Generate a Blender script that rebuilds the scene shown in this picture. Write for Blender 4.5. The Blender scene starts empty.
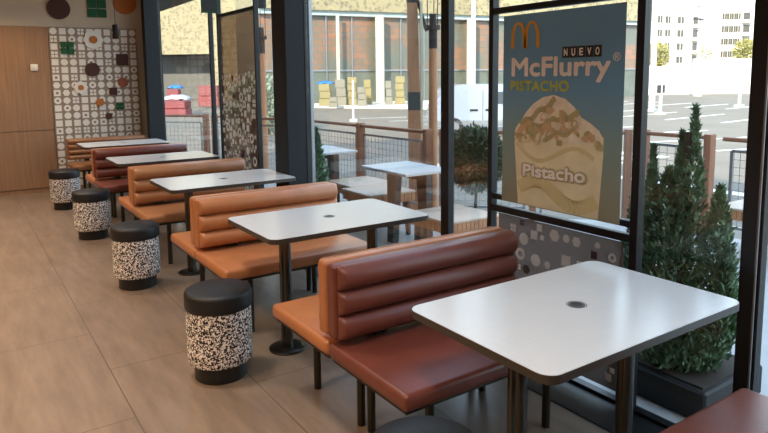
import bpy, bmesh, math, random
from mathutils import Vector, Matrix
R = random.Random(7)
SC = bpy.context.scene
COL = SC.collection
pi = math.pi

def lin(c):
    return tuple(((v/255)/12.92 if v/255 <= .04045 else ((v/255+.055)/1.055)**2.4) for v in c) + (1,)

# ------------------------------------------------------------------ camera
CAM_H, F_PX, PPY, PITCH, ROLL, YAW = 1.575, 636.5, 153.63, .11962, -.00992, .59241
fw = Vector((math.sin(YAW)*math.cos(PITCH), math.cos(YAW)*math.cos(PITCH), -math.sin(PITCH)))
r0 = Vector((math.cos(YAW), -math.sin(YAW), 0)); u0 = r0.cross(fw)
rr = r0*math.cos(ROLL)+u0*math.sin(ROLL); uu = u0*math.cos(ROLL)-r0*math.sin(ROLL)
cd = bpy.data.cameras.new('camera'); cam = bpy.data.objects.new('camera', cd); COL.objects.link(cam)
cd.sensor_width = 36; cd.lens = F_PX/768*36; cd.shift_y = -(216.5-PPY)/768; cd.clip_end = 600; cd.clip_start = .02
m = Matrix((rr, uu, -fw)).transposed().to_4x4(); m.translation = (0, 0, CAM_H); cam.matrix_world = m
SC.camera = cam

# ------------------------------------------------------------------ world, sun, exposure
SC.view_settings.view_transform = 'Standard'; SC.view_settings.look = 'None'
SC.view_settings.gamma = 1; SC.view_settings.use_curve_mapping = False
SC.view_settings.exposure = 0.5
SC.cycles.use_denoising = True
SC.cycles.max_bounces = 10; SC.cycles.diffuse_bounces = 5; SC.cycles.transparent_max_bounces = 24
SC.cycles.sample_clamp_indirect = 6
w = bpy.data.worlds.new('sky'); SC.world = w; w.use_nodes = True
nt = w.node_tree; bg = nt.nodes['Background']
tc = nt.nodes.new('ShaderNodeTexCoord'); sx = nt.nodes.new('ShaderNodeSeparateXYZ'); cr = nt.nodes.new('ShaderNodeValToRGB')
nt.links.new(tc.outputs['Generated'], sx.inputs[0]); nt.links.new(sx.outputs['Z'], cr.inputs[0]); nt.links.new(cr.outputs[0], bg.inputs[0])
e = cr.color_ramp.elements
e[0].position = 0; e[0].color = (.92, .97, 1, 1); e[1].position = .75; e[1].color = (.48, .68, 1, 1)
k = e.new(.12); k.color = (.74, .90, 1, 1)
bg.inputs[1].default_value = 2.7
sd = bpy.data.lights.new('sun', 'SUN'); sd.energy = 8; sd.color = (1, .86, .66); sd.angle = .01
so = bpy.data.objects.new('sun', sd); COL.objects.link(so)
so.rotation_euler = Vector((.62, .45, -.36)).to_track_quat('-Z', 'Y').to_euler()
def area(name, loc, sx_, sy_, e_, c, rot=(0, 0, 0)):
    d = bpy.data.lights.new(name, 'AREA'); d.shape = 'RECTANGLE'; d.size = sx_; d.size_y = sy_; d.energy = e_; d.color = c; d.spread = 2.1
    o = bpy.data.objects.new(name, d); COL.objects.link(o); o.location = loc; o.rotation_euler = rot; return o
for yy in (-.3, 2.2, 4.7, 7.2):
    area('unseen_ceiling_light', (-1.6, yy, 2.93), .5, .9, 54, (1, .70, .44))
for yy in (1.0, 3.3, 5.6, 7.9):
    area('unseen_ceiling_light', (.6, yy, 2.93), .3, .3, 11, (1, .94, .88))  # unseen neutral fill added over the tables to brighten them and the poster
area('unseen_ceiling_light', (.4, 9.2, 2.93), 1.2, .4, 14, (1, .76, .5))

# ------------------------------------------------------------------ materials
def mat(name, c, rough=.5, metal=0., spec=.5, noise=None, bump=None, coat=0., coord='Object'):
    """c: sRGB 0-255. noise=(scale, amount 0..1, stretch xyz) varies value; bump=(scale, strength)"""
    m_ = bpy.data.materials.new(name); m_.use_nodes = True; n = m_.node_tree; b = n.nodes['Principled BSDF']
    b.inputs['Base Color'].default_value = lin(c); b.inputs['Roughness'].default_value = rough
    b.inputs['Metallic'].default_value = metal; b.inputs['Specular IOR Level'].default_value = spec
    if coat: b.inputs['Coat Weight'].default_value = coat
    if noise or bump:
        t = n.nodes.new('ShaderNodeTexCoord')
    if noise:
        mp = n.nodes.new('ShaderNodeMapping'); n.links.new(t.outputs[coord], mp.inputs[0])
        if len(noise) > 2: mp.inputs['Scale'].default_value = noise[2]
        nz = n.nodes.new('ShaderNodeTexNoise'); nz.inputs['Scale'].default_value = noise[0]; nz.inputs['Detail'].default_value = 5
        n.links.new(mp.outputs[0], nz.inputs['Vector'])
        ra = n.nodes.new('ShaderNodeValToRGB'); n.links.new(nz.outputs[0], ra.inputs[0])
        ra.color_ramp.elements[0].position = .3; ra.color_ramp.elements[1].position = .7
        a_ = noise[1]; l = lin(c)
        ra.color_ramp.elements[0].color = tuple(v*(1-a_) for v in l[:3])+(1,)
        ra.color_ramp.elements[1].color = tuple(min(1, v*(1+a_)) for v in l[:3])+(1,)
        n.links.new(ra.outputs[0], b.inputs['Base Color'])
    if bump:
        n2 = n.nodes.new('ShaderNodeTexNoise'); n2.inputs['Scale'].default_value = bump[0]; n2.inputs['Detail'].default_value = 4
        n.links.new(t.outputs[coord], n2.inputs['Vector'])
        bp = n.nodes.new('ShaderNodeBump'); bp.inputs['Strength'].default_value = bump[1]; bp.inputs['Distance'].default_value = .01
        n.links.new(n2.outputs[0], bp.inputs['Height']); n.links.new(bp.outputs[0], b.inputs['Normal'])
    return m_

def leather(name, c):
    return mat(name, c, .36, spec=.5, noise=(9, .10), bump=(160, .10))
M_brown = leather('chestnut_leather', (114, 60, 47))
M_orange = leather('orange_tan_leather', (182, 116, 72))
M_tan = leather('tan_leather', (164, 110, 70))
M_tandark = leather('brown_tan_leather', (146, 100, 66))
M_dark = mat('dark_metal', (66, 62, 54), .3, .85)
M_bronze = mat('brushed_bronze', (84, 82, 76), .26, .9, noise=(60, .15, (1, 1, .02)))
M_frame = mat('anthracite_frame', (15, 17, 20), .45, .1)
M_clad = mat('grey_cladding', (46, 49, 51), .7, .0, .2)
M_alu = mat('light_metal', (150, 152, 155), .35, .8)
M_edge = mat('table_edge', (70, 64, 56), .35, .3)
M_top = mat('table_laminate', (206, 203, 199), .24, spec=.6, noise=(7, .022, (1, 14, 1)))
M_black = mat('black_vinyl', (17, 17, 19), .5, bump=(200, .05))
M_blackbase = mat('black_plinth', (20, 20, 20), .4)
M_white = mat('white_shapes', (226, 218, 206), .6)
M_taupe = mat('taupe_panel', (142, 122, 104), .6)
M_beige = mat('beige_paint', (190, 176, 154), .8, noise=(3, .03))
M_ceil = mat('ceiling_paint', (196, 192, 186), .9)
M_inwall = mat('dark_timber_wall', (116, 92, 70), .7, noise=(3, .12, (6, 6, .6)))
M_discbrown = mat('dark_brown_felt', (72, 42, 36), .85)
M_discorange = mat('ochre_felt', (176, 104, 48), .85)
M_terra = mat('terracotta_felt', (150, 84, 62), .85)
M_green = mat('green_felt', (24, 84, 50), .8)
M_oak = mat('oak_veneer', (146, 110, 80), .5, noise=(3.5, .16, (9, 9, .5)))
M_woodout = mat('brown_timber', (140, 92, 66), .6, noise=(6, .18, (6, 6, .7)))
M_slat = mat('slatted_timber', (176, 122, 84), .6, noise=(8, .2, (9, 9, .3)))
M_outtop = mat('pale_outdoor_top', (186, 186, 184), .4)
M_seatout = mat('weathered_seat', (196, 172, 150), .45, noise=(8, .1, (9, 9, .3)))
M_pillar = mat('pillar_timber', (164, 118, 84), .6, noise=(6, .15, (6, 6, .7)))
M_outmetal = mat('grey_outdoor_metal', (58, 56, 53), .5, .2)
M_terr = mat('terrace_stone', (160, 157, 153), .55, noise=(6, .06))
M_asph = mat('asphalt', (112, 102, 88), .85, noise=(.6, .12))
M_kerb = mat('concrete', (205, 198, 186), .8, noise=(2, .08))
M_paint = mat('road_paint', (240, 238, 230), .7)
M_wwall = mat('white_render', (200, 199, 195), .85)
M_glassdark = mat('dark_windows', (72, 68, 64), .2)
M_cream = mat('cream_render', (200, 194, 168), .7)
M_van = mat('white_car_paint', (138, 149, 166), .25, coat=.6)
M_carglass = mat('car_glass', (60, 70, 78), .1)
M_tyre = mat('tyre_rubber', (28, 28, 30), .8)
M_red = mat('red_plastic', (122, 52, 57), .55)
M_blue = mat('blue_tarpaulin', (38, 112, 200), .5)
M_yellow = mat('yellow_boxes', (130, 120, 82), .6)
M_palebox = mat('pale_boxes', (118, 116, 104), .6)
M_sheet = mat('white_sheet', (170, 172, 180), .6)
M_soil = mat('soil', (52, 42, 34), .9)
M_pot = mat('dark_pot', (24, 25, 26), .7)
M_bark = mat('bark', (70, 54, 42), .9)

def leafmat(name, c1, c2):
    m_ = mat(name, c1, .6, noise=(14, .45)); b = m_.node_tree.nodes['Principled BSDF']
    rp = [x for x in m_.node_tree.nodes if x.type == 'VALTORGB'][0]
    rp.color_ramp.elements[0].color = lin(c1); rp.color_ramp.elements[1].color = lin(c2)
    return m_
M_conif = leafmat('conifer_green', (58, 84, 58), (122, 150, 110))
M_ball = leafmat('bronze_green_leaves', (44, 60, 40), (92, 102, 68))
M_tree = leafmat('yellow_green_leaves', (130, 126, 74), (176, 170, 110))
M_shrub = leafmat('grey_green_leaves', (84, 104, 92), (140, 158, 142))

def nodes_mat(name):
    m_ = bpy.data.materials.new(name); m_.use_nodes = True
    return m_, m_.node_tree, m_.node_tree.nodes['Principled BSDF']

# terrazzo-like speckled stool cloth
M_speck, n, b = nodes_mat('speckled_cloth')
t = n.nodes.new('ShaderNodeTexCoord'); v = n.nodes.new('ShaderNodeTexVoronoi'); v.inputs['Scale'].default_value = 155
nz = n.nodes.new('ShaderNodeTexNoise'); nz.inputs['Scale'].default_value = 60
mx = n.nodes.new('ShaderNodeMix'); mx.data_type = 'VECTOR'; mx.inputs[0].default_value = .02
n.links.new(t.outputs['Object'], mx.inputs[4]); n.links.new(t.outputs['Object'], nz.inputs['Vector']); n.links.new(nz.outputs['Color'], mx.inputs[5])
n.links.new(mx.outputs[1], v.inputs['Vector'])
sp = n.nodes.new('ShaderNodeSeparateColor'); n.links.new(v.outputs['Color'], sp.inputs[0])
ra = n.nodes.new('ShaderNodeValToRGB'); ra.color_ramp.interpolation = 'CONSTANT'; n.links.new(sp.outputs[0], ra.inputs[0])
el = ra.color_ramp.elements
el[0].position = 0; el[0].color = lin((26, 25, 28)); el[1].position = .36; el[1].color = lin((240, 234, 228))
for p_, c_ in ((.66, (120, 100, 94)), (.74, (40, 38, 42)), (.86, (236, 230, 224))):
    q = el.new(p_); q.color = lin(c_)
n.links.new(ra.outputs[0], b.inputs['Base Color']); b.inputs['Roughness'].default_value = .8

# floor tiles
M_floor, n, b = nodes_mat('stone_floor_tiles')
t = n.nodes.new('ShaderNodeTexCoord')
bk = n.nodes.new('ShaderNodeTexBrick'); bk.offset = .5; bk.inputs['Scale'].default_value = 1
bk.inputs['Brick Width'].default_value = 1.2; bk.inputs['Row Height'].default_value = .6
bk.inputs['Mortar Size'].default_value = .003; bk.inputs['Mortar Smooth'].default_value = .1
mp = n.nodes.new('ShaderNodeMapping'); mp.inputs['Rotation'].default_value = (0, 0, pi/2); n.links.new(t.outputs['Object'], mp.inputs[0])
n.links.new(mp.outputs[0], bk.inputs['Vector'])
mp2 = n.nodes.new('ShaderNodeMapping'); mp2.inputs['Scale'].default_value = (5, .8, 1); n.links.new(t.outputs['Object'], mp2.inputs[0])
nz = n.nodes.new('ShaderNodeTexNoise'); nz.inputs['Scale'].default_value = 2.4; nz.inputs['Detail'].default_value = 8; nz.inputs['Roughness'].default_value = .65
n.links.new(mp2.outputs[0], nz.inputs['Vector'])
ra = n.nodes.new('ShaderNodeValToRGB'); n.links.new(nz.outputs[0], ra.inputs[0])
ra.color_ramp.elements[0].position = .3; ra.color_ramp.elements[0].color = lin((112, 96, 82))
ra.color_ramp.elements[1].position = .72; ra.color_ramp.elements[1].color = lin((142, 122, 104))
n.links.new(ra.outputs[0], bk.inputs['Color1']); n.links.new(ra.outputs[0], bk.inputs['Color2'])
bk.inputs['Mortar'].default_value = lin((86, 74, 64))
n.links.new(bk.outputs[0], b.inputs['Base Color']); b.inputs['Roughness'].default_value = .33; b.inputs['Specular IOR Level'].default_value = .5

def clear_mat(name, tint, refl=.06, film=0., filmcol=(150, 140, 130)):
    m_ = bpy.data.materials.new(name); m_.use_nodes = True; n_ = m_.node_tree
    for x in list(n_.nodes): n_.nodes.remove(x)
    o_ = n_.nodes.new('ShaderNodeOutputMaterial'); tr = n_.nodes.new('ShaderNodeBsdfTransparent'); tr.inputs[0].default_value = tint
    gl = n_.nodes.new('ShaderNodeBsdfGlossy'); gl.inputs['Roughness'].default_value = .02
    lw = n_.nodes.new('ShaderNodeLayerWeight'); lw.inputs[0].default_value = .25
    ml = n_.nodes.new('ShaderNodeMath'); ml.operation = 'MULTIPLY_ADD'; n_.links.new(lw.outputs['Fresnel'], ml.inputs[0]); ml.inputs[1].default_value = .25; ml.inputs[2].default_value = refl*.4
    m1 = n_.nodes.new('ShaderNodeMixShader'); n_.links.new(ml.outputs[0], m1.inputs[0]); n_.links.new(tr.outputs[0], m1.inputs[1]); n_.links.new(gl.outputs[0], m1.inputs[2])
    last = m1
    if film:
        di = n_.nodes.new('ShaderNodeBsdfDiffuse'); di.inputs[0].default_value = lin(filmcol)
        tl = n_.nodes.new('ShaderNodeBsdfTranslucent'); tl.inputs[0].default_value = lin(filmcol)
        ma = n_.nodes.new('ShaderNodeMixShader'); ma.inputs[0].default_value = .5; n_.links.new(di.outputs[0], ma.inputs[1]); n_.links.new(tl.outputs[0], ma.inputs[2])
        m2 = n_.nodes.new('ShaderNodeMixShader'); m2.inputs[0].default_value = film
        n_.links.new(m1.outputs[0], m2.inputs[1]); n_.links.new(ma.outputs[0], m2.inputs[2]); last = m2
    n_.links.new(last.outputs[0], o_.inputs[0]); return m_
M_glass = clear_mat('window_glass', (.96, .98, .97, 1))
M_film = clear_mat('tinted_film', (.62, .54, .48, 1), .03, .18, (120, 104, 92))
M_filmdense = clear_mat('dense_film', (.5, .45, .42, 1), .03, .5, (128, 114, 106))
M_filmwhite = clear_mat('white_film_print', (.9, .9, .9, 1), .02, .9, (246, 245, 243))
M_filmdark = clear_mat('brown_film_print', (.3, .25, .25, 1), .02, .6, (90, 60, 60))

# gold perforated facade
M_gold, n, b = nodes_mat('gold_perforated_cladding')
t = n.nodes.new('ShaderNodeTexCoord'); v = n.nodes.new('ShaderNodeTexVoronoi'); v.inputs['Scale'].default_value = 3.4
n.links.new(t.outputs['Object'], v.inputs['Vector']); ra = n.nodes.new('ShaderNodeValToRGB'); n.links.new(v.outputs['Distance'], ra.inputs[0])
ra.color_ramp.elements[0].color = lin((78, 74, 60)); ra.color_ramp.elements[1].color = lin((148, 138, 108)); ra.color_ramp.elements[1].position = .55
n.links.new(ra.outputs[0], b.inputs['Base Color']); b.inputs['Roughness'].default_value = .6

# shopfront glazing with shelves of stock behind it
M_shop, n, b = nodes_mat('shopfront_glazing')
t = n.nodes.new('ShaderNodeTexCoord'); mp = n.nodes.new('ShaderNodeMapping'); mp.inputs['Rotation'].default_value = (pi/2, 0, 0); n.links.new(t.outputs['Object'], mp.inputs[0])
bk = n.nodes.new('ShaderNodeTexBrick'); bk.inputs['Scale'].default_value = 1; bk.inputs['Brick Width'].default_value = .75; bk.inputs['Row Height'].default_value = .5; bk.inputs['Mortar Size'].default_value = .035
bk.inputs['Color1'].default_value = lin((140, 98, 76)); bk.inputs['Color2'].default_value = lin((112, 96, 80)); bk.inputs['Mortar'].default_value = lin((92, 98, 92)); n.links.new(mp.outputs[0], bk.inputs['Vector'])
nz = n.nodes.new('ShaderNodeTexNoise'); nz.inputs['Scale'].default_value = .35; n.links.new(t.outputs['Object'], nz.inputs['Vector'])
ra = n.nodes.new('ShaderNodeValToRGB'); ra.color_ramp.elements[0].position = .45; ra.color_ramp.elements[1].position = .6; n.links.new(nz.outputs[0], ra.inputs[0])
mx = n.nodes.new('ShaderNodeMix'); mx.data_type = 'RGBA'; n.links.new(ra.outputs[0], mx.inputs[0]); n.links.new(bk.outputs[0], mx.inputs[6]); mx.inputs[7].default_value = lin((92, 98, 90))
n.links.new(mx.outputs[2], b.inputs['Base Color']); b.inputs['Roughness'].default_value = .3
M_shoplow = mat('shopfront_lower_glazing', (92, 98, 90), .25, noise=(.8, .2))

# printed poster ground: blue above, olive below
M_post, n, b = nodes_mat('poster_print')
t = n.nodes.new('ShaderNodeTexCoord'); sp = n.nodes.new('ShaderNodeSeparateXYZ'); n.links.new(t.outputs['Generated'], sp.inputs[0])
ra = n.nodes.new('ShaderNodeValToRGB'); n.links.new(sp.outputs['Z'], ra.inputs[0]); el = ra.color_ramp.elements
el[0].color = lin((146, 146, 124)); el[0].position = .05; el[1].color = lin((108, 160, 196)); el[1].position = .62
q = el.new(.36); q.color = lin((130, 158, 152))
n.links.new(ra.outputs[0], b.inputs['Base Color']); b.inputs['Roughness'].default_value = .5
M_pcream = mat('print_cream', (236, 226, 188), .5, noise=(7, .1))
M_pcream2 = mat('print_ice_cream', (240, 230, 206), .5, noise=(14, .15))
M_pgreen2 = mat('print_pale_olive', (222, 208, 156), .5)
M_pgreen = mat('print_pistachio', (184, 172, 122), .5)
M_pnut = mat('print_nuts', (210, 178, 136), .5)
M_pwhite = mat('print_white', (246, 238, 230), .5)
M_pyellow = mat('print_gold', (226, 160, 44), .5)
M_plime = mat('print_lime', (182, 194, 86), .5)
M_pdark = mat('print_dark', (40, 46, 54), .5)

# ------------------------------------------------------------------ mesh helpers
class MB:
    def __init__(s): s.bm = bmesh.new()
    def box(s, x0, x1, y0, y1, z0, z1, bev=0., seg=2, rot=None, at=(0, 0, 0)):
        g = bmesh.ops.create_cube(s.bm, size=1)['verts']
        for v_ in g: v_.co = Vector((x0+(v_.co.x+.5)*(x1-x0), y0+(v_.co.y+.5)*(y1-y0), z0+(v_.co.z+.5)*(z1-z0)))
        if bev:
            es = list({e_ for v_ in g for e_ in v_.link_edges})
            res = bmesh.ops.bevel(s.bm, geom=es, offset=bev, segments=seg, profile=.5, affect='EDGES')
            g = [x for x in res['verts']]
        if rot is not None:
            for v_ in set(g): v_.co = rot @ v_.co + Vector(at)
        return s
    def cyl(s, p0, p1, ra_, rb=None, n=20, cap=True):
        rb = ra_ if rb is None else rb
        p0 = Vector(p0); p1 = Vector(p1); d = p1-p0; q_ = d.to_track_quat('Z', 'Y')
        a = [s.bm.verts.new(p0+q_ @ Vector((ra_*math.cos(2*pi*i/n), ra_*math.sin(2*pi*i/n), 0))) for i in range(n)]
        c = [s.bm.verts.new(p1+q_ @ Vector((rb*math.cos(2*pi*i/n), rb*math.sin(2*pi*i/n), 0))) for i in range(n)]
        for i in range(n): s.bm.faces.new((a[i], a[(i+1) % n], c[(i+1) % n], c[i]))
        if cap: s.bm.faces.new(a[::-1]); s.bm.faces.new(c)
        return s
    def lathe(s, prof, c=(0, 0, 0), n=32):
        rings = []
        for r_, z in prof:
            rings.append([s.bm.verts.new((c[0]+r_*math.cos(2*pi*i/n), c[1]+r_*math.sin(2*pi*i/n), c[2]+z)) for i in range(n)])
        for a, b_ in zip(rings, rings[1:]):
            for i in range(n): s.bm.faces.new((a[i], a[(i+1) % n], b_[(i+1) % n], b_[i]))
        s.bm.faces.new(rings[0][::-1]); s.bm.faces.new(rings[-1]); return s
    def prism(s, pts, ax, d0, d1):
        """pts 2-D; ax 'x': pts=(y,z), 'y': pts=(x,z), 'z': pts=(x,y); extruded d0..d1"""
        f = {'x': lambda p, d: (d, p[0], p[1]), 'y': lambda p, d: (p[0], d, p[1]), 'z': lambda p, d: (p[0], p[1], d)}[ax]
        a = [s.bm.verts.new(f(p, d0)) for p in pts]; c = [s.bm.verts.new(f(p, d1)) for p in pts]; k_ = len(pts)
        for i in range(k_): s.bm.faces.new((a[i], a[(i+1) % k_], c[(i+1) % k_], c[i]))
        s.bm.faces.new(a[::-1]); s.bm.faces.new(c); return s
    def loops(s, ls, cap=True):
        rs = [[s.bm.verts.new(p) for p in l] for l in ls]; k_ = len(rs[0])
        for a, b_ in zip(rs, rs[1:]):
            for i in range(k_): s.bm.faces.new((a[i], a[(i+1) % k_], b_[(i+1) % k_], b_[i]))
        if cap: s.bm.faces.new(rs[0][::-1]); s.bm.faces.new(rs[-1])
        return s
    def quad(s, *p): s.bm.faces.new([s.bm.verts.new(x) for x in p]); return s
    def build(s, name, m_, parent=None, smooth=35, loc=None):
        bmesh.ops.recalc_face_normals(s.bm, faces=s.bm.faces)
        me = bpy.data.meshes.new(name); s.bm.to_mesh(me); s.bm.free()
        if smooth:
            for p in me.polygons: p.use_smooth = True
            try: me.set_sharp_from_angle(angle=math.radians(smooth))
            except Exception: pass
        me.materials.append(m_)
        o = bpy.data.objects.new(name, me); COL.objects.link(o)
        if parent is not None: o.parent = parent
        if loc: o.location = loc
        return o

def thing(name, label, cat, loc=(0, 0, 0), rz=0, group=None):
    o = bpy.data.objects.new(name, None); COL.objects.link(o); o.location = loc; o.rotation_euler = (0, 0, rz)
    o.empty_display_size = .1
    return tag(o, label, cat, group)
def tag(o, label, cat, group=None):
    o['label'] = label; o['category'] = cat
    if group: o['group'] = group
    return o
def struct(o, label=None):
    o['kind'] = 'structure'
    if label: o['label'] = label
    return o
def kids(o): return [x for x in COL.objects if x.parent == o]
def dup(root, loc, label, rz=None):
    c = root.copy(); COL.objects.link(c); c.location = loc; c['label'] = label
    if rz is not None: c.rotation_euler = (0, 0, rz)
    for ch in kids(root):
        d = ch.copy(); COL.objects.link(d); d.parent = c
        for g in kids(ch):
            x = g.copy(); COL.objects.link(x); x.parent = d
    return c
def recolor(o, names, m_):
    for ch in kids(o):
        for x in [ch]+kids(ch):
            if x.name.split('.')[0] in names:
                x.data = x.data.copy(); x.data.materials[0] = m_

# ------------------------------------------------------------------ room shell
X0, X1, YB, YE, ZC = -3.6, 2.575, -1.6, 10.1, 3.0
struct(MB().box(X0, 2.575, YB, YE, -.12, 0).build('floor', M_floor, smooth=0), 'brown-grey stone tiled restaurant floor')
struct(MB().box(X0-.2, 2.6, YB-.2, YE+.2, ZC, ZC+.15).build('ceiling', M_ceil, smooth=0))
struct(MB().box(X0-.2, X0, YB, YE, -.12, ZC).build('wall_left', M_inwall, smooth=0))
struct(MB().box(X0-.2, 2.575, YB-.2, YB, -.12, ZC).build('wall_back', M_inwall, smooth=0))
ew = struct(MB().box(X0-.2, 2.6, YE, YE+.2, -.12, ZC).build('wall_end', M_beige, smooth=0), 'beige painted end wall')
struct(MB().box(X0-.2, 2.6, YB-.2, YE+.2, ZC+.15, 5.2).build('roof_parapet', M_wwall, smooth=0))
# oak panelling with a joint
wp = thing('oak_wall_panelling', 'oak veneer wall panelling left of the white patterned panel', 'wall panel', (0, YE, 0))
MB().box(-3.6, 1.155, -.035, -.003, .885, 2.315).build('panel', M_oak, wp, smooth=0)
MB().box(-3.6, 1.155, -.035, -.003, .07, .875).build('panel', M_oak, wp, smooth=0)
MB().box(-3.6, 1.155, -.025, -.003, .0, .065).build('plinth', M_oak, wp, smooth=0)
# patterned panel
PW0, PW1, PZ0, PZ1 = 1.165, 2.335, .0, 2.32
pp = thing('patterned_wall_panel', 'taupe wall panel covered in a grid of white geometric shapes', 'wall panel', (0, YE, 0))
MB().box(PW0, PW1, -.03, -.003, PZ0, PZ1).build('panel', M_taupe, pp, smooth=0)
pm = MB(); NC = 10; cw = (PW1-PW0)/NC; ch = .108
def disc(b_, cx, cz, r_, y0, y1, n_=16, rin=0):
    if rin <= 0: b_.prism([(cx+r_*math.cos(2*pi*i/n_), cz+r_*math.sin(2*pi*i/n_)) for i in range(n_)], 'y', y0, y1); return
    for i in range(n_):
        a, c = 2*pi*i/n_, 2*pi*(i+1)/n_
        P = [(cx+q_*math.cos(x), cz+q_*math.sin(x)) for q_, x in ((rin, a), (r_, a), (r_, c), (rin, c))]
        b_.quad(*[(p[0], y0, p[1]) for p in P])
for rw in range(21):
    for c_ in range(NC):
        cx = PW0+(c_+.5)*cw; cz = PZ1-(rw+.55)*ch; s_ = .043; k_ = R.choice('sssccccrrqqdhs')
        if cz < .05: continue
        y0, y1 = -.032, -.030
        if k_ == 's': pm.box(cx-s_, cx+s_, y0, y1, cz-s_, cz+s_)
        elif k_ == 'c': disc(pm, cx, cz, s_*1.08, y0, y1)
        elif k_ == 'r': disc(pm, cx, cz, s_*1.1, y0, y1, 18, s_*.42)
        elif k_ == 'q':
            for ax in (-1, 1):
                for az in (-1, 1): pm.box(cx+ax*.023-.018, cx+ax*.023+.018, y0, y1, cz+az*.023-.018, cz+az*.023+.018)
        elif k_ == 'd':
            for (a, b2, c2, d2) in ((-s_, s_, s_*.4, s_), (-s_, s_, -s_, -s_*.4), (-s_, -s_*.4, -s_*.4, s_*.4), (s_*.4, s_, -s_*.4, s_*.4)): pm.box(cx+a, cx+b2, y0, y1, cz+c2, cz+d2)
        else: disc(pm, cx, cz, s_*1.12, y0, y1, 6)
pm.build('white_pattern', M_white, pp, smooth=0)

def wall_disc(cx, cz, r_, m_, label, y=-.045, group='round wall decorations'):
    b_ = MB(); disc(b_, 0, 0, r_, -.012, .012, 36); o = b_.build('wall_disc', m_, loc=(cx, YE+y+.0, cz)); return tag(o, label, 'wall decoration', group)
def wall_squares(cx, cz, s_, label, y=-.045):
    t_ = thing('four_square_decoration', label, 'wall decoration', (cx, YE+y, cz), group='green four-square wall decorations')
    g = s_*.06
    for ax in (-1, 1):
        for az in (-1, 1):
            MB().box(min(ax*g, ax*s_), max(ax*g, ax*s_), -.012, .012, min(az*g, az*s_), max(az*g, az*s_)).build('square', M_green, t_, smooth=0)
def wall_square(cx, cz, s_, m_, label, y=-.045):
    tag(MB().box(-s_, s_, -.012, .012, -s_, s_).build('wall_square', m_, loc=(cx, YE+y, cz), smooth=0), label, 'wall decoration', 'square wall decorations')
def wall_flower(cx, cz, r_, label, y=-.045):
    t_ = thing('flower_decoration', label, 'wall decoration', (cx, YE+y, cz), group='white flower wall decorations')
    MB().prism([((r_*(1+.07*math.cos(8*a)))*math.cos(a), (r_*(1+.07*math.cos(8*a)))*math.sin(a)) for a in [2*pi*i/64 for i in range(64)]], 'y', -.012, .012).build('petals', M_white, t_, smooth=0)
    b_ = MB(); disc(b_, 0, 0, r_*.42, -.022, -.012, 24); b_.build('centre', M_discorange, t_, smooth=0)
wall_disc(1.315, 2.575, .15, M_discbrown, 'large dark brown disc on the beige wall above the patterned panel', -.014)
wall_disc(2.20, 2.70, .165, M_discorange, 'large ochre disc on the beige wall beside the window post', -.014)
wall_squares(1.815, 2.60, .125, 'large green four-square decoration on the beige wall above the panel', -.014)
wall_flower(1.735, 2.15, .128, 'larger white flower with ochre centre near the panel top')
wall_squares(1.39, 2.03, .085, 'green four-square decoration at upper left of the white patterned panel')
wall_disc(1.70, 1.725, .098, M_discbrown, 'dark brown disc in the middle of the white patterned panel')
wall_square(2.115, 1.87, .082, M_discbrown, 'larger dark brown square at upper right of the patterned panel')
wall_disc(2.11, 1.535, .072, M_terra, 'terracotta disc at right on the patterned panel, below the large square')
wall_flower(1.53, 1.47, .088, 'smaller white flower with ochre centre on the patterned panel')
wall_square(1.965, 1.405, .052, M_discbrown, 'small dark brown square low on the patterned panel')
wall_disc(1.775, 1.25, .055, M_discorange, 'small ochre disc low on the patterned panel')
wall_squares(2.045, 1.185, .05, 'smallest green four-square decoration low on the patterned panel')
wall_disc(1.885, 1.045, .047, M_discbrown, 'small dark brown disc lowest on the patterned panel')
sw = thing('wall_switch', 'small white switch on the oak panelling', 'switch', (.957, YE-.035, 1.755))
MB().box(-.045, .045, -.02, 0, -.045, .045, .006).build('cover', M_white, sw); MB().box(-.02, .02, -.026, -.02, -.03, .03, .003).build('rocker', M_white, sw)
tag(MB().box(.40, .515, -.012, .0, 1.61, 1.98).build('notice', mat('pale_yellow_card', (206, 190, 120), .7), loc=(0, YE-.036, 0), smooth=0), 'pale yellow notice on the oak panelling at the left picture edge', 'notice')

# hanging cable sign and exit sign
pd = thing('pendant_lamp', 'small black pendant lamp on a thin cable before the patterned wall', 'pendant lamp', (1.425, 7.0, 1.99))
MB().lathe([(.028, 0), (.032, .006), (.032, .14), (.018, .146)]).build('shade', M_black, pd)
MB().cyl((0, 0, .14), (0, 0, 1.01), .003, n=6).build('cable', M_black, pd)
MB().cyl((0, 0, .995), (0, 0, 1.01), .04, n=16).build('ceiling_rose', M_black, pd)
ex = thing('hanging_sign', 'black hanging sign with green edge near the far window frame', 'sign', (2.27, 6.6, 2.255))
MB().box(-.07, .075, -.01, .012, .012, .36).build('panel', M_black, ex, smooth=0)
b_ = MB(); b_.box(-.08, -.07, -.014, .014, 0, .37); b_.box(.075, .085, -.014, .014, 0, .37); b_.box(-.07, .075, -.014, .014, 0, .012); b_.box(-.07, .075, -.014, .014, .36, .37)
b_.build('rim', M_green, ex, smooth=0); MB().cyl((0, 0, .37), (0, 0, .745), .006, n=8).build('stem', M_black, ex)

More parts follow.
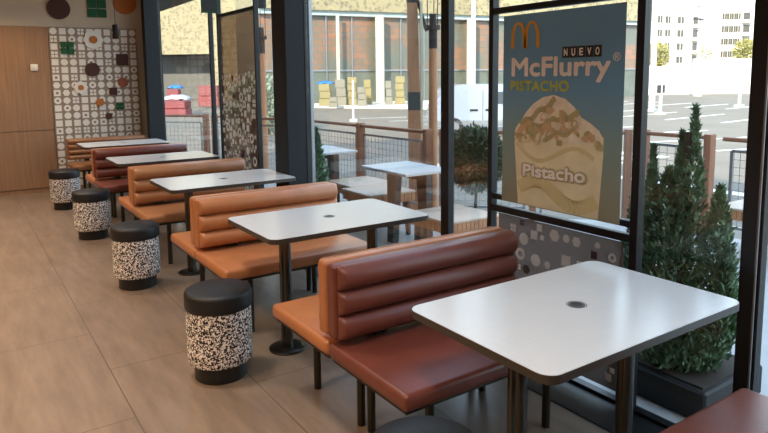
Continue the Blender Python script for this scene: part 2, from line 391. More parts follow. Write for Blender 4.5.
# ------------------------------------------------------------------ window wall
XI, XO, XG = 2.525, 2.575, 2.55
def bar(name, y0, y1, z0=0., z1=ZC, x0=XI, x1=XO, m_=M_frame, parent=None):
    return MB().box(x0, x1, y0, y1, z0, z1, .003, 1).build(name, m_, parent, smooth=0)
def window(k_, y0, y1, label, posts=(), rails=(), glass=True):
    o = bpy.data.objects.new('window_%d' % k_, None); COL.objects.link(o); o.location = (0, 0, 0); struct(o, label)
    for a, c in posts: bar('mullion', a, c, parent=o)
    bar('bottom_rail', y0, y1, 0, .022, XI, XO, parent=o)
    for a, c, z0, z1 in rails: bar('rail', a, c, z0, z1, XI+.004, XO-.01, parent=o)
    if glass: MB().box(XG-.004, XG+.004, y0, y1, .022, ZC).build('pane', M_glass, o, smooth=0)
    return o
window(1, YB, 1.166, 'nearest window bay at the right picture edge', [(1.166, 1.245)])
window(2, 1.245, 1.704, 'narrow window bay in front of the tall conifer', [(1.704, 1.744)])
window(3, 1.744, 2.652, 'window bay holding the dessert poster', [(2.652, 2.685)], [(1.744, 2.652, 1.917, 1.950), (1.744, 2.652, .877, .908), (1.744, 2.652, .805, .844)])
window(4, 2.685, 3.037, 'narrow window bay in front of the round clipped tree', [(3.037, 3.112)])
window(5, 3.112, 4.956, 'wide window bay behind the second table', [(4.957, 5.0)])
window(6, 5.225, 6.03, 'window bay past the grey column with a street lamp outside', [(6.03, 6.055)])
window(7, 6.055, 7.09, 'window bay with the full height printed film', [(7.09, 7.12)], [(6.055, 7.09, 2.255, 2.292)])
window(8, 7.12, 9.595, 'far window bay beside the patterned wall', [(7.37, 7.405)])
MB().cyl((XI-.006, 1.180, .2), (XI-.006, 1.180, ZC), .005, n=8).build('trim_1', M_alu, smooth=0)['kind'] = 'structure'
struct(MB().box(XO, XO+.03, 4.957, 4.975, 0, ZC).build('trim_2', M_alu, smooth=0))
struct(MB().box(2.305, XI, YB, YE, .0005, .006).build('floor_strip', M_frame, smooth=0), 'dark strip on the floor along the windows')  # thin dark strip laid on the floor beside the glazing
# square cladded columns
for (a, c, y0, y1, lb) in ((2.345, 2.525, 4.957, 5.225, 'grey square column between the second and third benches'), (2.345, 2.535, 9.60, 9.75, 'grey square column at the end of the window wall')):
    o = struct(MB().box(a, c, y0, y1, 0, ZC, .006, 1).build('trim_column', M_clad, smooth=0), lb)
struct(MB().box(XI, XO, 9.6, YE, 0, ZC).build('trim_4', M_frame, smooth=0))

# ------------------------------------------------------------------ poster with lettering
XP = 2.500
PY0, PY1, PZB, PZT = 1.778, 2.540, .886, 1.895
ps = thing('advertising_poster', 'blue dessert poster with a pistachio sundae hanging in the window', 'poster', (XP, PY1, PZB))
PWd, PHt = PY1-PY0, PZT-PZB
# local poster frame: u to the reader's right (-Y), v up
def uvp(u, v, d): return (-d, -u, v)
MB().quad((0, 0, 0), (0, -PWd, 0), (0, -PWd, PHt), (0, 0, PHt)).build('sheet', M_post, ps, smooth=0)
def flat(name, polys, m_, d=.001, th=0):
    vs, fs = [], []
    for pl in polys:
        k_ = len(vs); n_ = len(pl); cu_, cv_ = sum(p[0] for p in pl)/n_, sum(p[1] for p in pl)/n_
        vs += [uvp(u, v, d) for u, v in pl]+[uvp(cu_, cv_, d)]
        fs += [(k_+i_, k_+(i_+1) % n_, k_+n_) for i_ in range(n_)]
    me = bpy.data.meshes.new(name); me.from_pydata(vs, [], fs); me.materials.append(m_)
    o = bpy.data.objects.new(name, me); COL.objects.link(o); o.parent = ps; return o
def text(name, s_, u, v, h, wd, m_, d=.002, bold=.0, slope=0.):
    cu = bpy.data.curves.new(name, 'FONT'); cu.body = s_; cu.size = 1; cu.space_character = 1.12 if bold > .05 and s_.isupper() else 1.0
    o = bpy.data.objects.new(name, cu); COL.objects.link(o)
    bpy.context.view_layer.update()
    me0 = bpy.data.meshes.new_from_object(o.evaluated_get(bpy.context.evaluated_depsgraph_get()))
    bpy.data.objects.remove(o)
    xs = [q_.co.x for q_ in me0.vertices]; x0_, x1_ = min(xs), max(xs); vs, fs = [], []
    bl = bold*h
    for q2, (du, dv) in enumerate(((0, 0), (1, 0), (-1, 0), (0, 1), (0, -1), (.7, .7), (-.7, .7), (.7, -.7), (-.7, -.7)) if bold else ((0, 0),)):
        k_ = len(vs)
        for q_ in me0.vertices:
            xx = bl+(q_.co.x-x0_)/(x1_-x0_)*(wd-2*bl); vs.append(uvp(u+xx+du*bl, v+bl+q_.co.y/.69*(h-2*bl)+slope*xx+dv*bl, d+.00004*q2))
        fs += [tuple(k_+i_ for i_ in p_.vertices) for p_ in me0.polygons]
    me = bpy.data.meshes.new(name); me.from_pydata(vs, [], fs)
    me.materials.append(m_); o = bpy.data.objects.new(name, me); COL.objects.link(o); o.parent = ps
    return o
# golden arches: two joined tall arches
def arches(u0, v0, wd, h):
    pl = []
    for s_ in (0, 1):
        c0 = u0+wd*(.25+.5*s_)
        N = 22; o_, i_ = [], []
        for k_ in range(N+1):
            a = pi*k_/N; ro = wd*.285; ri = wd*.165
            o_.append((c0-ro*math.cos(a), v0+h*math.sin(a)**.62)); i_.append((c0-ri*math.cos(a), v0+h*.91*math.sin(a)**.62))
        for k_ in range(N): pl.append([o_[k_], o_[k_+1], i_[k_+1], i_[k_]])
    return pl
flat('golden_arches', arches(.064, .832, .187, .138), M_pyellow, .0015)
text('brand_lettering', 'McFlurry', .064, .685, .100, .626, M_pwhite, bold=.045)
text('registered_mark', '®', .700, .752, .036, .04, M_pwhite)
text('flavour_lettering', 'PISTACHO', .058, .609, .055, .394, M_plime, bold=.06)
for i, c_ in enumerate('NUEVO'):
    lt_ = flat('letter_tile', [[(.407+.0465*i, .774), (.407+.0465*i+.0445, .774), (.407+.0465*i+.0445, .828), (.407+.0465*i, .828)]], M_pdark, .002)
    text('new_lettering', c_, .407+.0465*i+.011, .783, .036, .023, M_pwhite, .004, .04)
# sundae cup picture
def blob(cx, cz, r_, n_=18, j=.12, sq=1.):
    ph = R.random()*6
    return [(cx+r_*(1+j*math.sin(3*a+ph)+j*.5*math.sin(5*a+ph*2))*math.cos(a), cz+sq*r_*(1+j*math.sin(3*a+ph))*math.sin(a)) for a in [2*pi*i/n_ for i in range(n_)]]
flat('cup_picture', [[(.124, .004), (.643, .004), (.664, .33), (.662, .40), (.095, .40), (.093, .33)]], M_pcream, .001)
mound = [(.093, .36), (.10, .41), (.14, .455), (.175, .50), (.225, .545), (.29, .58), (.36, .592), (.43, .575), (.49, .535), (.535, .485), (.585, .462), (.635, .43), (.660, .395), (.664, .36)]
flat('ice_cream_picture', [mound], M_pcream2, .0018)
sw_ = []
def ribbon(pts, wd_):
    out = []
    for (a, b2) in zip(pts, pts[1:]):
        d_ = Vector((b2[0]-a[0], b2[1]-a[1])).normalized(); nrm = Vector((-d_.y, d_.x))*wd_/2
        out.append([(a[0]+nrm.x, a[1]+nrm.y), (b2[0]+nrm.x, b2[1]+nrm.y), (b2[0]-nrm.x, b2[1]-nrm.y), (a[0]-nrm.x, a[1]-nrm.y)])
    return out
for q_, (ax, az, bx, bz, w_) in enumerate(((.14, .43, .37, .565, .030), (.17, .41, .52, .50, .030), (.24, .36, .50, .42, .022), (.10, .37, .30, .40, .024))):
    flat('sauce_print', ribbon([(ax+(bx-ax)*k_/16, az+(bz-az)*k_/16+.012*math.sin(k_*.9)) for k_ in range(17)], w_), M_pgreen, .0032+.0004*q_, .0003)
for q_ in range(90):
    u_ = .12+.53*R.random(); top_ = .56-.9*abs(u_-.36)**1.35-.03
    flat('nut_print', [blob(u_, .35+(top_-.35)*R.random(), .009+.013*R.random(), 8, .2)], (M_pnut, M_pcream, M_pgreen, M_pnut)[q_ % 4], .005+.00004*q_, .0003)
flat('cup_swirl_print', ribbon([(.11+.5*k_/18, .33-.06*math.sin(k_*.32)-.004*k_) for k_ in range(19)], .022), M_pgreen2, .0022, .0003)
flat('cup_swirl_print', ribbon([(.13+.50*k_/18, .09+.05*math.sin(k_*.35)) for k_ in range(19)], .07), M_pgreen2, .0026, .0003)
text('cup_lettering_edge', 'Pistacho', .150, .152, .080, .43, M_pgreen, .0062, .13, .03)
text('cup_lettering', 'Pistacho', .163, .158, .068, .405, M_pwhite, .0076, .05, .03)

# printed films on the glass
def film(name, label, y0, y1, z0, z1, nshape, zpat, seed, fm, sizes):
    rg = random.Random(seed); t_ = thing(name, label, 'window film', (XG-.012, y0, z0), group='printed window films')
    MB().box(0, .003, 0, y1-y0, 0, z1-z0).build('film', fm, t_, smooth=0)
    wh, dk = MB(), MB(); W_ = y1-y0; H_ = zpat-z0; placed = []
    tries = 0
    while len(placed) < nshape and tries < 6000:
        tries += 1
        r_ = rg.choice(sizes); cy = rg.uniform(r_, W_-r_); cz = rg.uniform(r_, H_-r_)
        if any((cy-a)**2+(cz-b2)**2 < (r_+c2+.008)**2 for a, b2, c2 in placed): continue
        placed.append((cy, cz, r_)); k_ = rg.choice('ccrrsqhs'); tgt = dk if rg.random() < .14 else wh
        x = -.002
        def poly(n_, rr_, ph=0): tgt.quad(*[(x, cy+rr_*math.cos(2*pi*i/n_+ph), cz+rr_*math.sin(2*pi*i/n_+ph)) for i in range(n_)])
        if k_ == 'c': poly(18, r_)
        elif k_ == 'h': poly(6, r_)
        elif k_ == 's': poly(4, r_*1.2, pi/4)
        elif k_ == 'q':
            for a in (-1, 1):
                for b2 in (-1, 1):
                    s_ = r_*.42; cc, zz = cy+a*r_*.5, cz+b2*r_*.5; tgt.quad((x, cc-s_, zz-s_), (x, cc+s_, zz-s_), (x, cc+s_, zz+s_), (x, cc-s_, zz+s_))
        else:
            for i in range(18):
                a, c2 = 2*pi*i/18, 2*pi*(i+1)/18
                tgt.quad(*[(x, cy+q_*math.cos(g), cz+q_*math.sin(g)) for q_, g in ((r_*.5, a), (r_, a), (r_, c2), (r_*.5, c2))])
    wh.build('white_print', M_filmwhite, t_, smooth=0); dk.build('brown_print', M_filmdark, t_, smooth=0)
    return t_
film('window_film', 'grey window film printed with white circles below the dessert poster', 1.78, 2.60, .06, .80, 70, .80, 3, M_filmdense, (.016, .022, .028, .034))
film('window_film', 'tall tinted film with white circles in the far window bay', 6.075, 7.075, .06, 2.25, 230, 1.65, 5, M_film, (.022, .032, .042, .052))

# ------------------------------------------------------------------ tables
TX0, TX1, TD = 1.296, 2.334, .665
def rrect(x0, x1, y0, y1, r_, n_=6):
    out = []
    for cx, cy, a0 in ((x1-r_, y1-r_, 0), (x0+r_, y1-r_, pi/2), (x0+r_, y0+r_, pi), (x1-r_, y0+r_, 1.5*pi)):
        out += [(cx+r_*math.cos(a0+pi/2*i/n_), cy+r_*math.sin(a0+pi/2*i/n_)) for i in range(n_+1)]
    return out
def make_table():
    t_ = thing('restaurant_table', '', 'table', group='tables along the window')
    hw, hd = (TX1-TX0)/2, TD/2
    MB().prism(rrect(-hw, hw, -hd, hd, .05), 'z', .7485, .750).build('tabletop', M_top, t_, smooth=20)
    MB().prism(rrect(-hw-.001, hw+.001, -hd-.001, hd+.001, .051), 'z', .722, .7485).build('table_edge', M_edge, t_, smooth=20)
    ins = MB().cyl((0, 0, .749), (0, 0, .7512), .030, n=28).build('charging_inlay', M_outmetal, t_)
    b_ = MB()
    for i in range(28):
        a, c = 2*pi*i/28, 2*pi*(i+1)/28
        b_.quad(*[(q_*math.cos(g), q_*math.sin(g), .7516) for q_, g in ((.022, a), (.026, a), (.026, c), (.022, c))])
    b_.build('ring', M_alu, ins, smooth=0)
    b_ = MB()
    for i in range(28):
        a, c = 2*pi*i/28, 2*pi*(i+1)/28
        b_.quad(*[(q_*math.cos(g), q_*math.sin(g), .7506) for q_, g in ((.034, a), (.037, a), (.037, c), (.034, c))])
    b_.build('inlay_rim', M_outmetal, t_, smooth=0)
    for sx_ in (1.52, 2.12):
        x = sx_-(TX0+TX1)/2
        c = MB().cyl((x, 0, .012), (x, 0, .70), .034, n=28).build('column', M_bronze, t_)
        MB().lathe([(.108, 0), (.108, .008), (.102, .012), (.04, .013)], (x, 0, 0)).build('foot_plate', M_dark, c)
        MB().box(x-.13, x+.13, -.20, .20, .700, .722).build('mounting_plate', M_dark, c, smooth=0)
    return t_
TABY = [1.4575, 3.293, 5.10, 6.94, 8.86]
TLAB = ['nearest pale laminate table, standing before the dessert poster',
        'second pale table from the camera, between the chestnut bench and the all-orange benches',
        'third table from the camera, behind the all-orange double bench',
        'fourth table from the camera, cream topped, before the dark red-brown bench',
        'farthest table, before the patterned end wall']
tb = make_table(); tb.location = ((TX0+TX1)/2, TABY[0], 0); tb['label'] = TLAB[0]
for i in range(1, 5): dup(tb, ((TX0+TX1)/2, TABY[i], 0), TLAB[i])

# ------------------------------------------------------------------ benches
BX0, BX1 = 1.245, 2.300
def roll_part(parent, y_back, zc, rz_, depth, m_):
    """a padded roll: half-oval section swept along X with rounded ends"""
    L = BX1-BX0; ls = []; N = 14
    prof = [(0., -1.)]+[(math.sin(pi*i/N), -math.cos(pi*i/N)) for i in range(1, N)]+[(0., 1.)]
    st = [(.012, .25), (.016, .60), (.024, .85), (.036, 1.), (.5, 1.)]
    xs = [(a, s_) for a, s_ in st]+[(L-a, s_) for a, s_ in st[-2::-1]]
    for x, s_ in xs:
        s2 = max(s_, .05); ls.append([(x+.004 if x < L/2 else x-.004, y_back-depth*q_*(.25+.75*s2) if q_ > 0 else y_back, zc+rz_*zq*(.9+.1*s2)) for q_, zq in prof])
    return MB().loops(ls).build('cushion_roll', m_, parent, smooth=60)
def make_bench(m_, rolls=3, ztop=.805):
    """origin at the back plane (seam), x from BX0; seat towards -Y"""
    t_ = thing('booth_bench', '', 'bench', group='padded booth benches')
    L = BX1-BX0
    b_ = MB(); b_.box(0, L, -.575, -.004, .383, .452, .022, 4)
    b_.build('seat', m_, t_, smooth=50)
    MB().box(.02, L-.02, -.55, -.02, .366, .386).build('seat_board', M_dark, t_, smooth=0)
    z0 = .478
    bk_ = MB().box(0, L, -.074, -.004, z0, ztop-.004, .018, 4).build('backrest', m_, t_, smooth=50)
    h = (ztop-.004-z0)/rolls
    for i in range(rolls): roll_part(bk_, -.066, z0+h*(i+.5), h*.5, .054, m_)
    for x in (.25, L-.25): MB().box(x-.03, x+.03, -.05, -.02, .44, .485).build('bracket', M_dark, t_, smooth=0)
    for x in (.20, L-.19):
        for y in (-.455, -.035): MB().cyl((x, y, 0), (x, y, .37), .019, n=16).build('leg', M_dark, t_)
    return t_
BS = [2.303, 4.105, 5.905, 7.73]
near = make_bench(M_brown); near.location = (BX0, BS[0], 0); near['label'] = 'chestnut leather bench facing the nearest table'
L_ = BX1-BX0
def bench(yb, m_, label, flip=False):
    o = dup(near, (BX0+(L_ if flip else 0), yb, 0), label, pi if flip else 0)
    if m_ is not M_brown: recolor(o, ('seat', 'backrest', 'cushion_roll'), m_)
    return o
o = bench(BS[0], M_orange, 'orange leather bench backing onto the chestnut bench, facing the second table', True)
bench(.525, M_brown, 'reddish brown bench seat in the bottom right picture corner', True)
bench(BS[1], M_orange, 'orange leather bench facing the second table from behind it')
bench(BS[1], M_orange, 'orange bench facing away, backing onto the bench behind the second table', True)
bench(BS[2], M_tan, 'tan leather bench facing the third table from behind it')
bench(BS[2], M_orange, 'orange bench facing away, backing onto the tan bench at the third table', True)
bench(BS[3], M_brown, 'dark red-brown bench facing the cream topped fourth table')
bench(BS[3], M_orange, 'orange bench facing the farthest table, backing onto the dark red-brown bench', True)
wb = make_bench(M_tandark, 4, .775); wb.location = (BX0, 9.74, 0); wb['label'] = 'brown-tan bench with a tall four-roll back against the patterned wall'

# ------------------------------------------------------------------ stools
def make_stool():
    t_ = thing('drum_stool', '', 'stool', group='speckled drum stools')
    MB().lathe([(.134, 0), (.137, .004), (.137, .10)]).build('base', M_blackbase, t_)
    MB().lathe([(.163, .094), (.168, .105), (.170, .16), (.170, .31), (.168, .385)], n=40).build('body', M_speck, t_, smooth=50)
    MB().lathe([(.165, .380), (.173, .387), (.175, .402), (.175, .458), (.170, .472), (.156, .479), (.06, .482)], n=40).build('cushion', M_black, t_, smooth=60)
    return t_
SLAB = [('drum stool with only its dark top showing, at the bottom picture edge', 1.10, 1.43),
        ('nearest whole speckled drum stool with black cushion, at the second table', 1.085, 3.20),
        ('speckled drum stool at the third table, third from the end wall', 1.075, 5.01),
        ('speckled drum stool at the fourth table, second from the end wall', 1.07, 6.85),
        ('farthest speckled drum stool, beside the bench at the end wall', 1.065, 8.65)]
st = make_stool(); st.location = (SLAB[0][1], SLAB[0][2], 0); st['label'] = SLAB[0][0]
for lb, x, y in SLAB[1:]: dup(st, (x, y, 0), lb, x*3)

# ------------------------------------------------------------------ outside ground
GZ = -.5
struct(MB().prism([(2.576, -6), (6.15, -6), (6.15, 4.0), (4.45, 5.6), (4.35, 8.1), (3.5, 10.5), (2.8, 11.3), (2.576, 11.3)], 'z', -.5, -.002).build('ground_terrace', M_terr, smooth=0), 'pale stone paved terrace outside the windows')
struct(MB().box(-60, 200, -60, 200, GZ-.2, GZ).build('ground_street', M_asph, smooth=0), 'sunlit asphalt street and car park')
def at(px, y_, d):   # a point at view depth d on the photograph's line of sight, used only for far scenery
    return Vector((0, 0, CAM_H))+(fw+rr*((px-384)/F_PX)-uu*((y_-PPY)/F_PX))*d
b_ = MB()
for i in range(9):
    y = 6.5+i*2.6; b_.quad((17, y, GZ+.006), (23, y-1.6, GZ+.006), (23, y-1.45, GZ+.006), (17, y+.15, GZ+.006)); b_.quad((27, y, GZ+.006), (33, y+.5, GZ+.006), (33, y+.66, GZ+.006), (27, y+.16, GZ+.006))
    b_.quad((38, y+3, GZ+.006), (44, y+3.5, GZ+.006), (44, y+3.7, GZ+.006), (38, y+3.2, GZ+.006))
for i in range(7):
    b_.quad((9+i*.9, 9.2, GZ+.006), (9.5+i*.9, 9.2, GZ+.006), (9.5+i*.9, 12, GZ+.006), (9+i*.9, 12, GZ+.006))
b_.quad((11, -4, GZ+.006), (11.3, -4, GZ+.006), (11.3, 8.6, GZ+.006), (11, 8.6, GZ+.006))
struct(b_.build('ground_road_markings', M_paint, smooth=0), 'white road and parking markings')
# pavement of the opposite side
struct(MB().prism([(19, 42), (26.5, 30.2), (38, 33), (30, 52)], 'z', GZ, GZ+.14).build('ground_pavement', M_kerb, smooth=0), 'pale pavement before the gold clad building')

# ------------------------------------------------------------------ terrace furniture
def make_otable():
    t_ = thing('terrace_table', '', 'table', group='terrace tables')
    MB().box(-.27, .27, -.36, .36, .725, .75, .004, 1).build('tabletop', M_outtop, t_, smooth=0)
    for s_, y in ((1, .20), (-1, -.29)):
        MB().prism([(y-.075-.015*s_, .725), (y+.075-.015*s_, .725), (y+.045+.02*s_, 0), (y-.045+.02*s_, 0)], 'x', -.04, .03).build('leg', M_outmetal, t_, smooth=0)
    MB().box(-.03, .02, -.24, .16, .66, .725).build('stretcher', M_outmetal, t_, smooth=0)
    return t_
ot = make_otable(); ot.location = (3.41, 4.70, 0); ot['label'] = 'white topped terrace table outside, nearer one, behind the second table'
dup(ot, (3.50, 6.50, 0), 'white topped terrace table outside, farther one beside the small conifer')
def make_obench():
    t_ = thing('terrace_bench', '', 'bench', group='timber terrace benches')
    b_ = MB(); b_.box(-.27, .27, -.27, .27, .425, .45, .01, 2); b_.build('seat', M_seatout, t_)
    b_ = MB()
    for i in range(12):
        a = -.262+i*.0442
        for y in (-.266, .246): b_.box(a, a+.039, y, y+.02, .345, .425)
        for x in (-.264, .244): b_.box(x, x+.02, a, a+.039, .345, .425)
    b_.build('slatted_apron', M_slat, t_, smooth=0)
    MB().box(-.245, .245, -.245, .245, .35, .37).build('underframe', M_outmetal, t_, smooth=0)
    for sx_ in (-1, 1):
        for sy_ in (-1, 1):
            x, y = sx_*.20, sy_*.20
            MB().prism([(y-.05, .36), (y+.05, .36), (y+.02+sy_*.04, 0), (y-.02+sy_*.04, 0)], 'x', x-.015, x+.015).build('leg', M_outmetal, t_, smooth=0)
    return t_
ob = make_obench(); ob.location = (3.38, 4.0, 0); ob['label'] = 'timber terrace bench with white seat outside, nearest the round clipped tree'
dup(ob, (3.50, 5.31, 0), 'timber terrace bench between the two terrace tables, on the nearer table side')
dup(ob, (3.62, 5.86, 0), 'timber terrace bench beside the farther terrace table')
dup(ob, (5.66, 2.62, 0), 'timber terrace bench outside at the right, behind the tall conifer')

# railings
def railing(pts, label, n_post, first=0):
    t_ = thing('terrace_railing', label, 'railing', (pts[0][0], pts[0][1], 0), group='terrace railings with mesh panels')
    A, B = Vector((0, 0)), Vector((pts[1][0]-pts[0][0], pts[1][1]-pts[0][1])); Lr = (B-A).length; ang = math.atan2(B.y, B.x)
    rot = Matrix.Rotation(ang, 3, 'Z')
    MB().box(0, Lr, -.03, .03, .945, .985, .012, 2, rot).build('handrail', M_woodout, t_)
    for i in range(first, n_post):
        x = Lr*(i+.0)/(max(1, n_post-1)); MB().box(x-.035, x+.035, -.05, .05, 0, 1.0, .004, 1, rot).build('post', M_woodout, t_, smooth=0)
    for i in range(n_post-1):
        a, c = Lr*i/(n_post-1)+.09, Lr*(i+1)/(n_post-1)-.09; b_ = MB()
        for x in (a, c): b_.box(x-.014, x+.014, -.014, .014, .06, .86, 0, 1, rot)
        for z in (.12, .845): b_.box(a, c, -.012, .012, z, z+.026, 0, 1, rot)
        pn = b_.build('panel_frame', M_alu, t_, smooth=0); b_ = MB(); k_ = int((c-a)/.075)
        for j in range(1, k_): x = a+(c-a)*j/k_; b_.box(x-.002, x+.002, -.002, .002, .14, .85, 0, 1, rot)
        for j in range(1, 10): z = .13+j*.072; b_.box(a, c, -.002, .002, z-.002, z+.002, 0, 1, rot)
        b_.build('wire_mesh', M_alu, pn, smooth=0)
    return t_
railing(((4.32, 5.55), (4.22, 8.2)), 'terrace railing with mesh outside, behind the two terrace tables', 3)
railing(((4.18, 8.35), (3.53, 10.22)), 'terrace railing outside, slanting away towards the far window', 3)
railing(((3.44, 10.38), (2.85, 11.1)), 'short end of terrace railing with brown post by the far column', 2)
railing(((5.92, 4.14), (4.46, 5.46)), 'slanting terrace railing outside, behind the round clipped tree', 3)
railing(((6.0, 3.30), (6.0, 4.0)), 'short terrace railing outside, left of the conifer tip', 2)
railing(((6.0, 3.17), (6.0, .4)), 'terrace railing outside at the right edge of the view, beyond the conifer', 3, 1)

# street lamps on timber posts
def street_lamp(loc, h, label, sc=1.):
    t_ = thing('street_lamp', label, 'street lamp', loc, group='timber street lamps')
    MB().cyl((0, 0, 0), (0, 0, h), .055*sc, .05*sc, 18).build('timber_post', M_slat, t_)
    MB().lathe([(.05*sc, 0), (.05*sc, .22*sc), (.085*sc, .22*sc), (.085*sc, .27*sc), (.042*sc, .27*sc), (.042*sc, .40*sc)], (0, 0, h), 20).build('collar', M_pot, t_)
    for a in range(3):
        x, y = .07*sc*math.cos(a*2.1), .07*sc*math.sin(a*2.1); MB().cyl((x, y, h+.25*sc), (x, y, h+.72*sc), .006*sc, n=6).build('rod', M_pot, t_)
    MB().lathe([(.085*sc, 0), (.09*sc, .02*sc), (.09*sc, .28*sc), (.07*sc, .3*sc)], (0, 0, h+.70*sc), 20).build('lamp_head', M_pot, t_)
    return t_
p = at(433, 120, 7.6); street_lamp((p.x, p.y, GZ), at(433, 49, 7.6).z-GZ, 'timber post street lamp outside, right of the slanting timber pillar')
p = at(264, 120, 12.5); street_lamp((p.x, p.y, GZ), at(264, 54, 12.5).z-GZ, 'timber post street lamp outside, left of the grey window column', 1.25)
# timber pillar
P0 = at(416.5, 203, 8.0); P1 = at(412, 3, 8.0)
tp = thing('timber_pillar', 'tall tapered timber pillar with dark bands outside, behind the terrace railing', 'pillar', (P0.x, P0.y, GZ))
hz = P1.z-GZ; lean = Vector((P1.x-P0.x, P1.y-P0.y, 0)); U = Vector((rr.x, rr.y, 0)).normalized(); V = Vector((U.y, -U.x, 0))
def pil(name, za, zb, m_, grow=0.):
    ls = []
    for z in (za, zb):
        f_ = z/hz; c = lean*f_; hw = .092-.028*f_+grow; hd = .06+grow
        ls.append([tuple(c+U*hw*a+V*hd*b2+Vector((0, 0, z))) for a, b2 in ((-1, -1), (1, -1), (1, 1), (-1, 1))])
    MB().loops(ls).build(name, m_, tp, smooth=0)
zb0, zb1 = at(412, 110, 8).z-GZ, at(412, 92, 8).z-GZ
pil('lower_shaft', 0, zb0, M_pillar); pil('dark_band', zb0, zb1, mat('dark_teal_metal', (44, 62, 62), .5), .002); pil('upper_shaft', zb1, hz, M_pillar); pil('dark_cap', hz, hz+.5, M_pot, .004)
A_ = P1-Vector((P0.x, P0.y, GZ))+U*.05+Vector((0, 0, .1)); B_ = at(426.5, 31, 8.0)-Vector((P0.x, P0.y, GZ))
MB().cyl(tuple(A_), tuple(B_), .022, n=10).build('brace', M_pot, tp)
MB().box(.0, .03, -.06, .06, .4*hz, hz, rot=Matrix((U, -V, Vector((0, 0, 1)))).transposed(), at=tuple(lean*.7+U*.085)).build('lit_side_strip', M_cream, tp, smooth=0)  # lit right side of the pillar, put in as a cream strip

# ------------------------------------------------------------------ plants
def foliage(fn, n_, size, rg, up=.6):
    """n_ small pointed leaves; fn(rg) -> (position, outward direction)"""
    b_ = MB(); vs, fs = [], []
    for _ in range(n_):
        p_, d_ = fn(rg); d_ = (d_+Vector((rg.gauss(0, .35), rg.gauss(0, .35), up+rg.gauss(0, .35)))).normalized()
        s_ = size*rg.uniform(.6, 1.4); sd_ = d_.cross(Vector((rg.gauss(0, 1), rg.gauss(0, 1), rg.gauss(0, 1)))).normalized()*s_*.28
        k_ = len(vs); vs += [p_-d_*s_*.4, p_+sd_, p_+d_*s_, p_-sd_]; fs.append((k_, k_+1, k_+2, k_+3))
    b_.bm.free(); me = bpy.data.meshes.new('foliage'); me.from_pydata([tuple(q_) for q_ in vs], [], fs); return me
def plant(name, label, cat, loc, me, m_, stem, pot=None, group=None):
    t_ = thing(name, label, cat, loc, group=group); me.materials.append(m_)
    o = bpy.data.objects.new('foliage', me); COL.objects.link(o); o.parent = t_
    MB().cyl((0, 0, stem[1]), (stem[3], 0, stem[2]), stem[0], stem[0]*.5, 10).build('trunk', M_bark, t_)
    if pot:
        if pot[0] == 'box':
            _, a_, c_, h_ = pot; MB().box(-a_, a_+.1, -c_, c_, 0, h_, .01, 1).build('planter_box', M_pot, t_, smooth=0); MB().box(-a_+.03, a_+.07, -c_+.03, c_-.03, h_, h_+.01).build('soil', M_soil, t_, smooth=0); return t_
        r_, h_ = pot; MB().lathe([(r_*.8, 0), (r_, h_), (r_*.9, h_), (r_*.88, h_-.03)], n=28).build('pot', M_pot, t_)
    return t_
def cone_fn(h0, h1, rmax, tips):
    def f(rg):
        k_ = rg.randrange(len(tips)); tx, ty, tz, tr = tips[k_]
        z = h0+(tz-h0)*(rg.random()**1.15); q_ = (z-h0)/(tz-h0)
        prof = (min(1., q_*6+.35))*(1-q_)**(1.25 if tz > 1.2 else .8)+.012
        a = rg.uniform(0, 2*pi); r_ = tr*prof*math.sqrt(rg.uniform(.12, 1))
        sp_ = min(1, q_*2.5)
        return Vector((tx*sp_+r_*math.cos(a), ty*sp_+r_*math.sin(a), z)), Vector((math.cos(a)*.6, math.sin(a)*.6, .3))
    return f
rg = random.Random(11)
tips = [(0.02, -.02, 1.42, .25), (-.03, .16, 1.22, .22), (.0, .25, 1.08, .15), (.05, -.14, 1.05, .20), (0, .03, 1.30, .25), (-.02, .08, 1.12, .24), (.0, -.2, .8, .13)]
plant('conifer', 'tall dense conifer just outside the window beside the dessert poster', 'shrub', (2.90, 1.70, 0), foliage(cone_fn(.10, 1.42, .3, tips), 24000, .024, rg), M_conif, (.03, .05, 1.3, 0), ('box', .21, .26, .15), 'conifers on the terrace')
tips = [(0, 0, 1.06, .19), (.02, .05, .95, .17), (-.03, -.06, .85, .15)]
plant('conifer', 'small conifer outside beside the farther terrace table', 'shrub', (3.02, 5.72, 0), foliage(cone_fn(.2, 1.06, .25, tips), 3500, .035, rg), M_conif, (.025, .15, 1., 0), (.17, .25), 'conifers on the terrace')
def ball_fn(c, r_, sq=1.):
    def f(rg):
        d_ = Vector((rg.gauss(0, 1), rg.gauss(0, 1), rg.gauss(0, 1))).normalized(); q_ = rg.random()**.4
        lump = 1+.06*math.sin(7*d_.x+2)*math.sin(6*d_.y+1)+.03*math.sin(11*d_.z)
        return Vector(c)+Vector((d_.x, d_.y, d_.z*sq))*r_*q_*lump, d_
    return f
plant('round_tree', 'round clipped tree with bronze-green leaves on the terrace', 'tree', (4.25, 4.70, 0), foliage(ball_fn((0, 0, .76), .31, 1.08), 9000, .034, rg, .1), M_ball, (.022, 0.0, .6, .03))
def street_tree(px, d, ytop, ybot, rad, label, m_=M_tree, nl=1500):
    c = at(px, (ytop+ybot)/2, d); base = Vector((c.x, c.y, GZ)); 
    return plant('street_tree', label, 'tree', tuple(base), foliage(ball_fn((0, 0, c.z-GZ), rad, 1.1), nl, rad*.17, rg, .1), m_, (.12, 0, c.z-GZ, 0), None, 'trees along the street')
street_tree(657, 72, 46, 66, 1.35, 'yellow-green street tree right of the poster window post')
street_tree(745, 74, 44, 58, 1.3, 'yellow-green street tree at the right end of the white wall')
street_tree(706, 76, 50, 60, 1.2, 'sparse small tree above the middle of the white wall', M_tree, 300)
street_tree(258, 24, 82, 135, 1.15, 'grey-green street tree behind the far street lamp', M_shrub)

